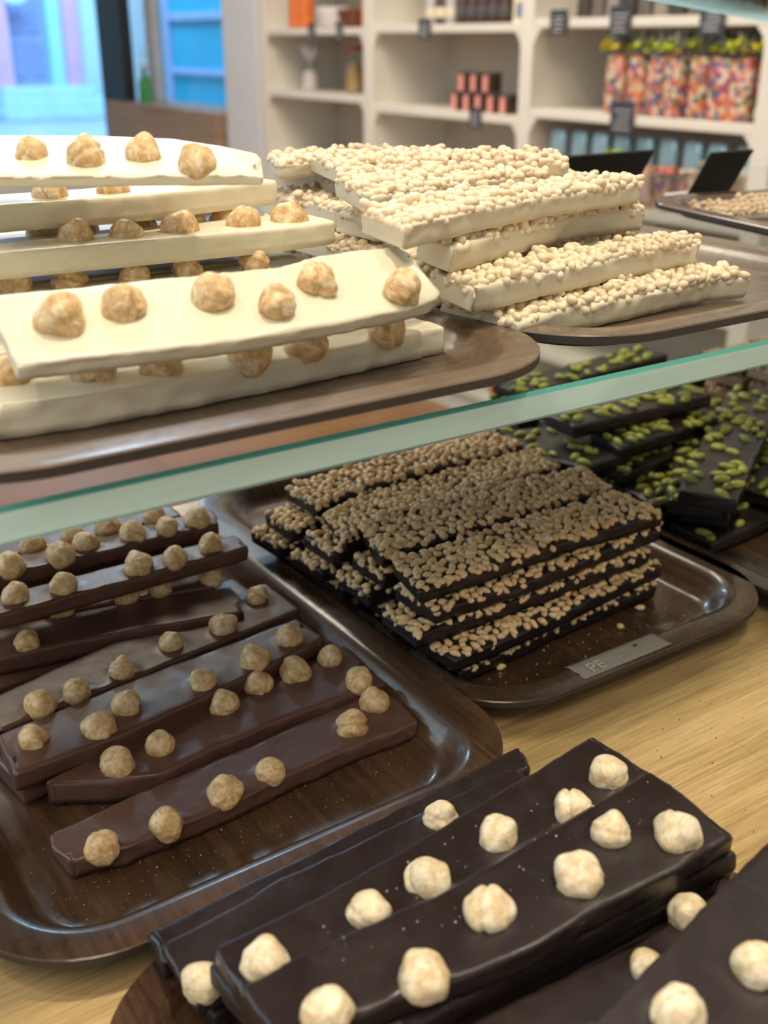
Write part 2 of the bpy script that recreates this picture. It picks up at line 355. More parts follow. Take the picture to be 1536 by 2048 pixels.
def ruffle(r, h, mat, seg=26, sd=0):
    vs, fs = [], []
    for j, (rr, z) in enumerate(((.35, 0), (.55, .35), (1, 1))):
        for i in range(seg):
            a = 2 * math.pi * i / seg; q = 1 + (.35 * j / 2) * math.sin(a * 5 + sd) + .2 * j / 2 * math.sin(a * 9 + 2 * sd)
            vs.append((r * rr * q * math.cos(a), r * rr * q * math.sin(a), z * h * (1 + .3 * (j == 2) * math.sin(a * 3 + sd))))
    for j in range(2):
        for i in range(seg): a, b = j * seg + i, j * seg + (i + 1) % seg; fs.append((a, b, b + seg, a + seg))
    me = mesh('ruffle', vs, fs, mat); return me
def ribbon(mat, s, sd):
    vs, fs = [], []; rd = random.Random(sd)
    for k in range(6):
        a = rd.uniform(0, 6.28); L = s * rd.uniform(.7, 1.3); lift = rd.uniform(.1, .7); wd = .007; b0 = len(vs); N = 6
        for i in range(N + 1):
            t = i / N; r = L * t; z = s * lift * math.sin(t * 2.6)
            c = Vector((r * math.cos(a), r * math.sin(a), z)); sd_ = Vector((-math.sin(a), math.cos(a), .4)).normalized() * wd
            vs += [tuple(c - sd_), tuple(c + sd_)]
        for i in range(N): q = b0 + 2 * i; fs.append((q, q + 1, q + 3, q + 2))
    me = mesh('ribbon', vs, fs, mat)
    return me
def solid(o, t=.0008):
    md = o.modifiers.new('thickness', 'SOLIDIFY'); md.thickness = t; return o
ORD = ['leftmost', 'second from left', 'third from left', 'fourth from left', 'fifth from left', 'sixth from left', 'seventh from left', 'eighth from left', 'ninth from left', 'tenth from left', 'eleventh from left']
def bags():
    bag = bag_mesh(.155, .062, .05, M_FLORAL); i = 0
    M_CELLO = NT('cellophane').set(Base_Color=(.42, .44, .42), Roughness=.15, Transmission_Weight=.5, IOR=1.1)
    for i in range(9):
        y = 2.325 - i * .071 + random.uniform(-.004, .004); x = 2.345 + random.uniform(0, .02)
        t = empty('gift_bag', (x, y, .14)); tag(t, f'tall floral print gift bag with lime ribbon on the upper right shelf, {ORD[i]}' , 'bag', 'floral bags with lime ribbons')
        put('bag_body', bag, (x, y, .14), t, rot=(0, 0, random.uniform(-.2, .2)))
        solid(put('ribbon', ribbon(M_RIB if i % 3 else M_RIBY, .055, i), (x, y, .297), t)); solid(put('ribbon', ribbon(M_RIB, .05, i + 40), (x, y, .300), t))
        solid(put('bag_top', ruffle(.026, .045, M_CELLO, sd=i), (x, y, .293), t))
    bag2 = bag_mesh(.115, .066, .05, M_FLORAL, False)
    M_TOP = NT('clear_foil').set(Base_Color=(.32, .50, .58), Roughness=.12, Metallic=.35)
    for i in range(9):
        y = 2.545 - i * .085 + random.uniform(-.004, .004); x = 2.35 + random.uniform(0, .015)
        t = empty('treat_bag', (x, y, -.10)); tag(t, f'foil topped floral bag on the lower right shelf, {ORD[i]}', 'bag', 'foil topped bags on the lower shelf')
        put('bag_body', bag2, (x, y, -.10), t, rot=(0, 0, random.uniform(-.2, .2)))
        put('foil_top', bag_mesh(.075, .058, .03, M_TOP), (x, y, .013), t)
        if i in (3, 7): solid(put('bow', ribbon(M_RIB if i == 3 else plain('cream_bow', (.85, .80, .55), .4), .03, i + 9), (x - .03, y, .03), t))
bags()
def goods():
    pinkm = plain('coral_label', (.83, .33, .27), .5); dk = plain('cocoa_brown', (.06, .03, .022), .4); dlid = plain('dark_lid', (.09, .08, .08), .4); crm = plain('cream_pack', (.78, .68, .48), .5)
    def tin(y, z, label, x=2.36):
        t = empty('small_box', (x, y, z)); tag(t, label, 'box', 'small coral and brown boxes in a pyramid')
        pbox('box_body', x - .022, x + .022, y - .022, y + .022, z, z + .052, dk, .003, t)
        pbox('coral_label', x - .0235, x - .0222, y - .004, y + .020, z + .002, z + .050, pinkm, 0, t)
        pbox('lid', x - .023, x + .023, y - .023, y + .023, z + .052, z + .060, dlid, .002, t)
    Z = .115
    for k in range(5): tin(3.045 - k * .062, Z, f'small coral labelled brown box in the bottom row of the pyramid, {ORD[k]}')
    for k in range(3): tin(3.01 - k * .062, Z + .0605, f'small coral labelled brown box in the top row of the pyramid, {ORD[k]}')
    # glass jars in the left bay
    gl = glassmat('jar_glass', (.93, .95, .95)); gold = plain('golden_biscuit', (.42, .27, .10), .6, .3, 120); red = plain('red_lid', (.50, .12, .06), .4); pale = plain('pale_sweets', (.75, .66, .62), .5, .3, 90)
    for y, h, fill, lab, lid in ((4.12, .10, pale, 'clear glass jar of pale sweets in the left bay, with a knotted cellophane top', None), (3.79, .14, gold, 'tall glass jar of golden biscuits with a red lid in the left bay', red)):
        t = empty('glass_jar', (2.42, y, .14)); tag(t, lab, 'jar')
        put('jar_body', lathe([(.036, 0), (.04, .005), (.04, h), (.03, h + .012)], gl), (2.42, y, .14), t)
        put('contents', lathe([(.033, 0), (.034, .01), (.030, h * .62), (.012, h * .75)], fill), (2.42, y, .144), t)
        if lid: put('lid', lathe([(.032, 0), (.034, .003), (.034, .014), (.03, .018)], lid), (2.42, y, .14 + h + .010), t)
        else: solid(put('cellophane_top', ruffle(.035, .05, plain('cellophane_white', (.80, .80, .84), .2), sd=2), (2.42, y, .15 + h), t))
    # top shelf: orange packs, tub, bottles
    org = plain('orange_pack', (.80, .20, .04), .5, .2, 50)
    for k, (y, lab) in enumerate(((4.13, 'orange pack on the top left shelf, beside the upright'), (4.06, 'orange pack on the top left shelf, next to the pale tub'), (3.60, 'orange pack on the top left shelf at its right end'))):
        t = put('orange_pack', bag_mesh(.14, .062, .05, org), (2.37, y, .370)); tag(t, lab, 'packet', 'orange packs on the top shelf')
    t = put('white_tub', lathe([(.05, 0), (.062, .01), (.068, .05), (.07, .055), (.07, .07), (.05, .075)], plain('white_tub', (.72, .66, .66), .4)), (2.40, 3.90, .370)); tag(t, 'wide pale tub on the top left shelf between orange packs', 'tub')
    t = put('brown_bowl', lathe([(.03, 0), (.05, .02), (.062, .06), (.058, .06), (.045, .025), (.01, .01)], plain('brown_bowl', (.18, .06, .035), .4)), (2.38, 3.73, .370)); tag(t, 'reddish brown bowl on the top left shelf beside the pale tub', 'bowl')
    for k in range(8):
        y = 3.21 - k * .054; mt = dk if k not in (0, 2) else plain('silver_wrap', (.42, .40, .42), .3)
        t = empty('small_bottle', (2.36, y, .375)); tag(t, f'small dark bottle in the row on the top middle shelf, {ORD[k]}', 'bottle', 'dark bottles on the top middle shelf')
        put('bottle_body', lathe([(.021, 0), (.023, .004), (.023, .075), (.012, .095), (.011, .12)], mt, 16), (2.36, y, .375), t)
        put('bottle_label', lathe([(.0235, 0), (.0238, .001), (.0238, .03), (.0235, .031)], crm if k < 3 else dlid, 16), (2.36, y, .395), t)
    t = pbox('cream_box', 2.33, 2.39, 2.705, 2.765, .375, .475, crm, .003); tag(t, 'cream box at the right end of the top middle shelf', 'box')
    pbox('box_label', 2.328, 2.3298, 2.715, 2.745, .390, .430, plain('blue_mark', (.15, .22, .36), .5), 0, t)
    for k in range(11):
        y = 2.48 - k * .058; c = [(.07, .055, .05), (.16, .13, .12), (.30, .26, .23)][k % 3]
        t = empty('sachet', (2.36, y, .385)); tag(t, f'dark upright packet on the top right shelf, {ORD[k]}', 'packet', 'dark packets on the top right shelf')
        put('sachet_body', bag_mesh(.10, .048, .04, plain('sachet', c, .4), False), (2.36, y, .385), t)
    # products on the low shelf seen through the case
    t = put('red_jar', lathe([(.03, 0), (.034, .005), (.034, .10), (.028, .11), (.030, .112), (.030, .13), (.02, .132)], plain('red_glass', (.45, .07, .03), .25)), (2.37, 2.80, -.80)); tag(t, 'red jar standing on the lowest white shelf beside the upright', 'jar')
    t = put('dark_tub', lathe([(.05, 0), (.058, .01), (.06, .06), (.05, .07)], plain('dark_tub', (.035, .04, .05), .4)), (2.42, 2.99, -.80)); tag(t, 'dark round tub on the lowest white shelf left of the red jar', 'tub')
goods()
def price_cards():
    cm = plain('slate_card', (.045, .05, .065), .6); wr = plain('chalk', (.55, .55, .56), .8)
    for (y, z, wd, h, lab) in ((3.90, .370, .045, .05, 'small slate price card under the pale tub'), (3.70, .370, .04, .05, 'small slate price card under the brown bowl'), (3.17, .375, .065, .05, 'slate price card below the small bottles'),
                          (2.525, .385, .07, .055, 'slate price card on the top right shelf nearest the upright'), (2.285, .385, .075, .06, 'slate price card above the first floral bags'), (1.975, .385, .075, .055, 'slate price card at the right above the floral bags'),
                          (2.89, .115, .055, .05, 'slate price card below the coral boxes'), (2.25, .14, .085, .07, 'slate price card below the floral bags')):
        t = pbox('price_card', 2.296, 2.2995, y - wd / 2, y + wd / 2, z - .045, z - .045 + h + .012, cm, 0); tag(t, lab, 'price card', 'slate price cards on the shelf edges')
        vs, fs = [], []
        for k in range(4):
            zz = z - .035 + (h - .008) * k / 4; a = y - wd * random.uniform(.25, .4); b = y + wd * random.uniform(.2, .38); q = len(vs)
            vs += [(2.2955, a, zz), (2.2955, b, zz), (2.2955, b, zz + .003), (2.2955, a, zz + .003)]; fs.append((q, q + 1, q + 2, q + 3))
        put('chalk_writing', mesh('chalk', vs, fs, wr, False, origin=(2.2955, y, z)), (2.2955, y, z), t)
price_cards()

# ------------------------------------------------------------------ display counter, glass shelf, side glass
c = empty('display_counter', (.45, .30, -.9)); tag(c, 'shop display counter with a pale oak butcher block top under all the trays', 'counter')
pbox('worktop', -.65, 1.45, -.28, .735, -.035, 0, M_COUNTER, .003, c)
pbox('cabinet', -.60, 1.40, -.22, .70, -.9, -.035, plain('counter_cabinet', (.30, .22, .15), .6), .003, c)
GZ, GT = .2035, .0125
def glass_shelf():
    x0, x1, y0, y1, z1, z0 = -.5, 1.25, .3075, .80, GZ, GZ - GT; cch = .0016
    prof = [(y0 + cch, z1), (y0, z1 - cch), (y0, z0 + cch), (y0 + cch, z0), (y1, z0), (y1, z1)]
    vs = [(x, y, z) for x in (x0, x1) for y, z in prof]; n = 6
    fs = [(i, (i + 1) % n, n + (i + 1) % n, n + i) for i in range(n)] + [tuple(range(n))[::-1], tuple(range(n, 2 * n))]
    fm = [2, 1, 3, 0, 0, 0, 1, 1]
    o = put('glass_shelf', mesh('glass_shelf', vs, fs, [M_GLASS, M_EDGE, M_EDGE_D, M_EDGE_L], False, fm, (.4, .5, GZ - GT)), (.4, .5, GZ - GT))
    tag(o, 'thick glass shelf with a blue green polished front edge holding the white chocolate trays', 'glass shelf')
glass_shelf()
# ------------------------------------------------------------------ trays
def tray_mesh(wx, wy, rad, mt, me_, lip=.016, depth=.0165, th=.0036, top=.0205, slope=.016):
    prof = [(0.0, top - th), (0.0, top - th * .15), (.0006, top), (lip * .8, top), (lip, top - .0006), (lip + slope * .25, top - .003), (lip + slope * .6, top - depth * .65), (lip + slope * .85, .0052), (lip + slope * 1.1, .004), (lip + slope * 1.5, .0037)]
    under = [(lip + slope * 1.1, 0.0), (lip + slope * .7, .0008), (lip + slope * .25, top - th - .006), (lip, top - th - .0005)]
    rings = [prof[-1]] ; seq = prof[::-1] + under[::-1]
    vs, fs, fm = [], [], []; NS = 14
    def ring(ins, z):
        hx, hy, r = wx / 2 - ins, wy / 2 - ins, max(rad - ins, .004); out = []
        for cx, cy, a0 in ((hx - r, hy - r, 0), (-hx + r, hy - r, 90), (-hx + r, -hy + r, 180), (hx - r, -hy + r, 270)):
            for i in range(NS): a = R(a0 + 90 * i / (NS - 1)); out.append((cx + r * math.cos(a), cy + r * math.sin(a), z))
        return out
    n = 4 * NS
    for ins, z in seq: vs += ring(ins, z)
    for j in range(len(seq) - 1):
        e = seq[j][0] == 0.0 and seq[j + 1][0] == 0.0
        for i in range(n): a, b = j * n + i, j * n + (i + 1) % n; fs.append((a, b, b + n, a + n)[::-1]); fm.append(1 if (e or (j >= len(prof) - 1)) else 0)
    fs.append(tuple(range(n))); fm.append(0); fs.append(tuple(range((len(seq) - 1) * n, len(seq) * n))[::-1]); fm.append(1)
    # the underside joins the deepest ring to the well from below
    return mesh('tray', vs, fs, [mt, me_], True, fm, sharp=38)
def tray(cx, cy, z, wx, wy, rot, label, mt=None, ed=None, group='wood laminate trays', rad=.055, **kw):
    me = tray_mesh(wx, wy, rad, mt or M_TRAY, ed or M_TEDGE, **kw)
    o = put('serving_tray', me, (cx, cy, z), rot=(0, 0, R(rot)))
    return tag(o, label, 'tray', group)
tray(.1735, .4905, .0, .257, .366, 0, 'dark brown tray under the milk chocolate hazelnut bars at lower left')
tray(.416, .532, .0, .246, .366, 0, 'dark brown tray with a strip of clear tape under the dark pine nut bars', top=.0185, depth=.0145)
tray(.655, .470, .0, .250, .366, 0, 'brown tray under the green pistachio bars', top=.0185, depth=.0145)
tray(.920, .520, .0, .250, .366, 0, 'brown tray under the chopped nut bars beyond the pistachio bars', top=.0185, depth=.0145)
tray(.190, .118, .0, .254, .376, 0, 'brown tray under the dark chocolate hazelnut bars in front', rad=.06, top=.0165, depth=.0125)
tray(.171, .484, GZ, .268, .366, 0, 'walnut tray on the glass shelf under the white hazelnut bars', M_TRAYU, top=.0125, depth=.009, th=.0040)
tray(.432, .500, GZ, .262, .372, 0, 'walnut tray on the glass shelf under the white pine nut bars', M_TRAYU, top=.0125, depth=.009, th=.0040)
tray(.745, .420, GZ, .262, .372, -12, 'dark tray at the right end of the glass shelf with tan nut pieces', M_TRAY, top=.0125, depth=.009, th=.0040)

# ------------------------------------------------------------------ nuts and seeds
def nut_variants(n=9):
    out = []
    for k in range(n):
        bm = bmesh.new(); bmesh.ops.create_icosphere(bm, subdivisions=4, radius=1); rd = random.Random(100 + k)
        off = Vector((rd.uniform(0, 50),) * 3); tip = rd.uniform(.15, .38); g = rd.choice([7, 9, 11]); cleft = k in (3, 7); lobes = rd.uniform(.07, .17); ax = Vector((rd.uniform(-1, 1), rd.uniform(-1, 1), rd.uniform(-1, 1))).normalized()
        for v in bm.verts:
            d = v.co.normalized(); th_ = math.acos(max(-1, min(1, d.z))); ph = math.atan2(d.y, d.x)
            r = 1 + tip * math.exp(-(th_ / .45) ** 2) - .10 * math.exp(-((math.pi - th_) / .5) ** 2)
            r += -.02 * math.sin(th_) * (abs(math.sin(ph * g / 2 + 3.5 * noise.noise(d * 1.2 + off)))) * max(0, .4 + 1.6 * noise.noise(d * .9 - off))
            r += lobes * noise.noise(d * 1.1 + off) + .055 * noise.noise(d * 2.2 + off) + .018 * noise.noise(d * 6 + off)
            if cleft: r -= .20 * math.exp(-(d.dot(ax) / .13) ** 2)
            else: r -= .07 * math.exp(-((d.dot(ax) - .2) / .09) ** 2)
            v.co = Vector((d.x * r, d.y * r * (.92 + .05 * (k % 3)), d.z * r * .94))
        me = bpy.data.meshes.new('hazelnut'); bm.to_mesh(me); bm.free(); me.polygons.foreach_set('use_smooth', [True] * len(me.polygons)); out.append(me)
    return out
_NV = nut_variants()
NUTS = {}
for key, m in (('pale', M_NUT_PALE), ('tan', M_NUT_TAN), ('gold', M_NUT_GOLD)):
    NUTS[key] = []
    for me in _NV: c2 = me.copy(); c2.materials.append(m); NUTS[key].append(c2)
def ico(sub): 
    bm = bmesh.new(); bmesh.ops.create_icosphere(bm, subdivisions=sub, radius=1); bm.verts.ensure_lookup_table()
    v = np.array([x.co[:] for x in bm.verts]); f = np.array([[q.index for q in x.verts] for x in bm.faces]); bm.free(); return v, f
ICO = {1: ico(1), 2: ico(2)}
def seed_shapes(L, Wd, H, sub=2, n=5, sd=0, egg=.25):
    out = []; v, f = ICO[sub]; rd = np.random.default_rng(sd)
    for k in range(n):
        l = L * rd.uniform(.82, 1.15); q = v.copy(); s = 1 - egg * q[:, 0]
        q = np.stack([q[:, 0] * l, q[:, 1] * s * Wd * rd.uniform(.9, 1.1), q[:, 2] * s * H], 1)
        q[:, 2] += .12 * L * (q[:, 0] / l) ** 2 * rd.uniform(-1, 1); out.append(q)
    return out
SEEDS = {'dark': (seed_shapes(.0033, .0021, .0018), M_SEED), 'white': (seed_shapes(.0034, .0023, .0021, sd=3, egg=.15), M_SEEDW),
         'pistachio': (seed_shapes(.0062, .0033, .0028, sd=5, egg=.18), M_PIST), 'chop': (seed_shapes(.0032, .0024, .0021, sub=1, sd=8), M_CHOP)}
SEEDM = {}
for k, (sh, m) in SEEDS.items():
    SEEDM[k] = []
    for q in sh: SEEDM[k].append(mesh('seed_' + k, [tuple(x) for x in q], [tuple(int(i) for i in f) for f in ICO[1 if k == 'chop' else 2][1]], m))
def merged_seeds(kind, mats):
    sh, m = SEEDS[kind]; f = ICO[1 if kind == 'chop' else 2][1]; nv = len(sh[0]); n = len(mats)
    co = np.empty((n * nv, 3)); fa = np.empty((n * len(f), 3), dtype=np.int32)
    for i, (M, k) in enumerate(mats):
        A = np.array(M); co[i * nv:(i + 1) * nv] = sh[k] @ A[:3, :3].T + A[:3, 3]; fa[i * len(f):(i + 1) * len(f)] = f + i * nv
    me = bpy.data.meshes.new('topping'); me.vertices.add(len(co)); me.vertices.foreach_set('co', co.ravel())
    me.loops.add(fa.size); me.loops.foreach_set('vertex_index', fa.ravel()); me.polygons.add(len(fa))
    me.polygons.foreach_set('loop_start', np.arange(0, fa.size, 3, dtype=np.int32)); me.polygons.foreach_set('use_smooth', np.ones(len(fa), dtype=bool))
    me.materials.append(m); me.update(calc_edges=True); return me

# ------------------------------------------------------------------ a chocolate bar, lofted between its near and far top edges
def resample(pts, us):
    L = [0]
    for a, b in zip(pts, pts[1:]): L.append(L[-1] + (b - a).length)
    T = L[-1]; out = []
    for u in us:
        s = u * T; i = 0
        while i < len(L) - 2 and L[i + 1] < s: i += 1
        f = (s - L[i]) / max(1e-9, L[i + 1] - L[i]); out.append(pts[i].lerp(pts[i + 1], f))
    return out
BARN = [0]
def bar(name, mat, near, far, th, label, cat='chocolate bar', group=None, nuts=(), nk='pale', nr=.0079, rough=.0005, wav=.0007, seeds=None, dens=.0047, nind=100, cover=1.0, end=.0012, sag=0.0, sink=.26, smin=0.0, detail=1, part='hazelnut'):
    BARN[0] += 1; sd = Vector((BARN[0] * 7.31, BARN[0] * 3.17, 0)); rd = random.Random(BARN[0] * 13)
    near = [Vector(x) for x in near]
    if isinstance(far, (int, float)):
        a = (near[-1] - near[0]); d = Vector((-a.y, a.x, 0)).normalized(); far = [q + d * far for q in near]
    far = [Vector(x) for x in far]
    L = (near[-1] - near[0]).length; N = int(max(20, L / (.0022 if detail else .005))); Mx = 16 if nuts else (10 if detail else 6)
    us = [0, .0006 / L, .0018 / L] + [i / N for i in range(1, N)] + [1 - .0018 / L, 1 - .0006 / L, 1]
    ne, fe = resample(near, us), resample(far, us)
    upn = ((ne[-1] - ne[0]).cross((fe[len(us) // 2] - ne[len(us) // 2]))).normalized()
    if upn.z < 0: upn = -upn
    al = (ne[-1] - ne[0]).normalized()
    if sag:
        for i, u in enumerate(us):
            o = upn * sag * (4 * u * (1 - u)); ne[i] = ne[i] + o; fe[i] = fe[i] + o
    np_ = []
    cn = near[0]; nrm = upn
    for (px, py) in nuts:
        d = ray(px, py); pt = cn + nrm * .0035; t = (pt - _c).dot(nrm) / d.dot(nrm); q = _c + d * t; np_.append(q - nrm * .0035)
    # cross-section: (s across, inset, depth)
    tk = [1.0, .72, .45, .2]
    ring = [('n', t) for t in tk] + [('c', 0, .00035, .0006)] + [('c', 0, .0010, .00015)]
    vs, fs = [], []
    for i, u in enumerate(us):
        a, b = ne[i], fe[i]; ac = (b - a).normalized(); W = (b - a).length
        edge = 0 if 2 <= i <= len(us) - 3 else (.0010 if i in (0, len(us) - 1) else .0003)
        row = []
        def wob(side, t):
            q = Vector((u * L * 90, side * 9, t * 2.2)) + sd
            return wav * noise.noise(q) + rough * noise.noise(q * 4.1) + wav * .8 * noise.noise(Vector((u * L * 30, side * 5, 0)) + sd)
        for t in tk: row.append(a + ac * (edge - wob(0, t) + .0006 * t) - upn * (th * t - edge * (t == 1)))
        e0 = wob(0, 0)
        row.append(a + ac * (edge + .0002 - e0) - upn * (.0009 + edge)); row.append(a + ac * (edge + .0010 - e0) - upn * (.0002 + edge))
        for j in range(1, Mx):
            s = j / Mx; q = a.lerp(b, s); z = -edge + .00022 * noise.noise(Vector((q.x * 60, q.y * 60, 0)) + sd)
            for c_ in np_:
                dd = ((q - c_) - nrm * (q - c_).dot(nrm)).length
                if dd < .02: z += .0007 * math.exp(-((dd - nr * .85) / .0022) ** 2)
            row.append(q + upn * z)
        e1 = wob(1, 0)
        row.append(b - ac * (edge + .0010 - e1) - upn * (.0002 + edge)); row.append(b - ac * (edge + .0002 - e1) - upn * (.0009 + edge))
        for t in tk[::-1]: row.append(b - ac * (edge - wob(1, t) + .0006 * t) - upn * (th * t - edge * (t == 1)))
        if i < 3 or i > len(us) - 4:
            sg = 1
            row = [q + al * (end * (noise.noise(Vector(((q - a).dot(ac) / W * 2.2, i > 9, 3)) + sd) * 1.6 + .4 * noise.noise(Vector(((q - a).dot(ac) * 500, i > 9, 9)) + sd))) for k, q in enumerate(row)]
        vs += row
    nr_ = len(row)
    for i in range(len(us) - 1):
        for j in range(nr_): a_, b_ = i * nr_ + j, i * nr_ + (j + 1) % nr_; fs.append((a_, a_ + nr_, b_ + nr_, b_))
    fs.append(tuple(range(nr_))); fs.append(tuple(range((len(us) - 1) * nr_, len(us) * nr_))[::-1])
    ctr = sum(near + far, Vector()) / (len(near) + len(far)) - upn * th
    for q_i, (px, py) in enumerate(nuts):           # seat each nut on the real surface
        best = None
        for i in range(len(us)):
            for s_ in range(max(1, int(24 * smin)), 24):
                q = ne[i].lerp(fe[i], s_ / 24); d = q + upn * .0035 - _c; zz = d.dot(_f); e = (768 + FPX * d.dot(_r) / zz - px) ** 2 + (1024 - FPX * d.dot(_u) / zz - py) ** 2
                if best is None or e < best[0]: best = (e, q)
        np_[q_i] = best[1]
    me = mesh(name, vs, fs, mat, True, origin=ctr); me.polygons[-1].use_smooth = False; me.polygons[-2].use_smooth = False
    o = put(name, me, ctr); tag(o, label, cat, group)
    for c_ in np_:
        r = nr * rd.uniform(.9, 1.12); rot = Euler((rd.uniform(0, 6.28), rd.uniform(0, 6.28), rd.uniform(0, 6.28)))
        if rd.random() < .5: rot = Euler((rd.uniform(-.7, .7), rd.uniform(-.7, .7), rd.uniform(0, 6.28)))
        h = put(part, rd.choice(NUTS[nk]), c_ + nrm * r * sink, o, rot, (r, r, r * rd.uniform(.88, 1.0)))
    if seeds:
        W = (fe[len(us) // 2] - ne[len(us) // 2]).length; dens = .0056 if seeds == 'dark' else dens; nu = int(L / dens); nv_ = max(2, int(W / dens)); items = []
        rmin = {'dark': .0045, 'white': .0039, 'chop': .0040, 'pistachio': .0072}[seeds]; g_ = np.random.default_rng(BARN[0])
        full = int(L * W / (rmin * rmin) * .80); want = int(full * min(1, cover * (.52 if seeds == 'pistachio' else 1))); pts = np.zeros((0, 2)); tries = 0
        cand = np.stack([g_.uniform(.0012, L - .0012, full * 14), g_.uniform(.0014, W - .0014, full * 14)], 1)
        for c_ in cand:
            if len(pts) >= want: break
            if len(pts) == 0 or ((pts - c_) ** 2).sum(1).min() > rmin * rmin: pts = np.vstack([pts, c_])
        extra = int(len(pts) * {'dark': .10, 'pistachio': .04}.get(seeds, .30))
        allp = [(q, 0) for q in pts] + [(pts[g_.integers(len(pts))] + g_.uniform(-.002, .002, 2), 1) for _ in range(extra)]
        for (a_, b_), layer in allp:
            uu = min(.995, max(.005, a_ / L)); k = max(1, min(len(us) - 2, next((m_ for m_ in range(len(us)) if us[m_] >= uu), 1)))
            vv = min(.97, max(.03, b_ / W)); q = ne[k].lerp(fe[k], vv) + al * ((uu - us[k]) * L)
            lift = {'pistachio': .0010, 'dark': .0009, 'white': .0006, 'chop': .0008}[seeds] + layer * .0019 + rd.uniform(-.0005, .0005)
            R3 = Euler((rd.uniform(-.3, .3), rd.gauss(0, .13) + layer * rd.uniform(-.5, .5), rd.uniform(0, 6.28))).to_matrix().to_4x4()
            items.append((q + upn * lift, R3, rd.randrange(5)))
        if seeds in ('dark', 'white', 'chop'):            # seeds caught in the cut sides
            for kk, (ea, sg) in enumerate(((ne, -1), (fe, 1))):
                for i in range(int(L / dens * 1.5)):
                    if rd.random() < (.72 if seeds == 'white' else .55): continue
                    k = rd.randrange(3, len(us) - 3); ac = (fe[k] - ne[k]).normalized()
                    q = ea[k] - ac * sg * (.0012 + rd.uniform(0, .0006)) - upn * th * rd.uniform(.04, .22 if seeds == 'white' else .28)
                    items.append((q, Euler((rd.uniform(-1, 1), rd.uniform(-.6, .6), rd.uniform(0, 6.28))).to_matrix().to_4x4(), rd.randrange(5)))
            for i in range(int(W / dens * 1.1)):
                for ki, sg in ((0, 1), (len(us) - 1, -1)):
                    q = ne[ki].lerp(fe[ki], rd.uniform(.05, .95)) + al * sg * .0016 - upn * th * rd.uniform(.04, .24)
                    items.append((q, Euler((rd.uniform(-1, 1), rd.uniform(-.6, .6), rd.uniform(0, 6.28))).to_matrix().to_4x4(), rd.randrange(5)))
        vis = sorted([it for it in items if in_frame(it[0], 0)], key=lambda it: (it[0] - _c).length)[:nind]; vid = set(id(x) for x in vis)
        nm = {'dark': 'pine_nut', 'white': 'pine_nut', 'pistachio': 'pistachio', 'chop': 'nut_piece'}[seeds]
        for it in vis: put(nm, SEEDM[seeds][it[2]], it[0], o, it[1].to_euler())
        rest = [(Matrix.Translation(it[0] - ctr) @ it[1], it[2]) for it in items if id(it) not in vid]
        if rest: q = put(nm + '_topping', merged_seeds(seeds, rest), ctr, o); q['kind'] = 'stuff'
    return o

# ---- milk chocolate with hazelnuts, lower left
MB = 'milk_chocolate_bar'; mg = 'milk chocolate hazelnut bars'
def P_(z, *pts): return [p(x, y, z) for x, y in pts]
bar(MB, M_MILK, P_(.0145, (132, 1723), (250, 1695), (420, 1625), (560, 1560), (700, 1497), (838, 1440)), P_(.0145, (92, 1668), (300, 1575), (520, 1480), (765, 1372)), .0100, 'milk chocolate bar with six hazelnuts, nearest of all on the lower left tray', group=mg, nk='tan',
    nuts=[(207, 1690), (337, 1645), (451, 1577), (541, 1537), (704, 1447), (747, 1400)], wav=.0012)
bar(MB, M_MILK, P_(.018, (95, 1567), (230, 1562), (330, 1545), (430, 1495), (600, 1425), (690, 1392), (772, 1366)), P_(.018, (93, 1562), (180, 1515), (250, 1483), (420, 1402), (690, 1290)), .0125, 'milk chocolate bar snapped to a pointed left tip, with hazelnuts along it', group=mg, nk='tan',
    nuts=[(236, 1523), (317, 1487), (452, 1405), (515, 1365), (588, 1342), (658, 1313), (717, 1362)], wav=.0013)
bar(MB, M_MILK, P_(.026, (27, 1548), (230, 1475), (420, 1388), (648, 1277)), P_(.026, (-6, 1468), (250, 1365), (592, 1235)), .0105, 'milk chocolate bar with six hazelnuts, directly behind the pointed snapped bar', group=mg, nk='tan',
    nuts=[(58, 1474), (198, 1446), (250, 1403), (407, 1358), (511, 1316), (579, 1270)])
bar(MB, M_MILK, P_(.0255, (-10, 1464), (250, 1360), (600, 1219)), P_(.0255, (-50, 1410), (250, 1272), (532, 1163)), .0105, 'wide milk chocolate bar with hazelnuts whose right end reaches the empty tray corner', group=mg, nk='tan',
    nuts=[(77, 1407), (155, 1378), (245, 1335), (342, 1279), (440, 1250), (513, 1192)])
for k, (a, b, z) in enumerate((((.092, .432), (.268, .458), .0145), ((.090, .475), (.270, .500), .0140))):
    bar(MB, M_MILK, [V(*a, z), V(*b, z)], .034, .0100, 'milk chocolate bar hidden underneath the %s bar' % ('third' if k == 0 else 'fourth'), group=mg, detail=0)
_m9 = P_(.030, (-40, 1322), (0, 1314), (250, 1262), (492, 1222))
bar(MB, M_MILK, _m9, .034, .0110, 'milk chocolate bar in deep shade below the stacked rear bars', group=mg, nk='tan', nuts=[(50, 1280)])
bar(MB, M_MILK, [q + V(-.002, .037, .001) for q in _m9], .034, .0110, 'milk chocolate bar half hidden under the raised bar, its nuts showing in the dark gap', group=mg, nk='tan', nuts=[(122, 1224), (250, 1192), (317, 1173), (422, 1152)])
bar(MB, M_MILK, [V(.10, .520, .0175), V(.268, .530, .0175)], .036, .0105, 'bottom milk chocolate bar beneath the shaded one', group=mg, detail=0)
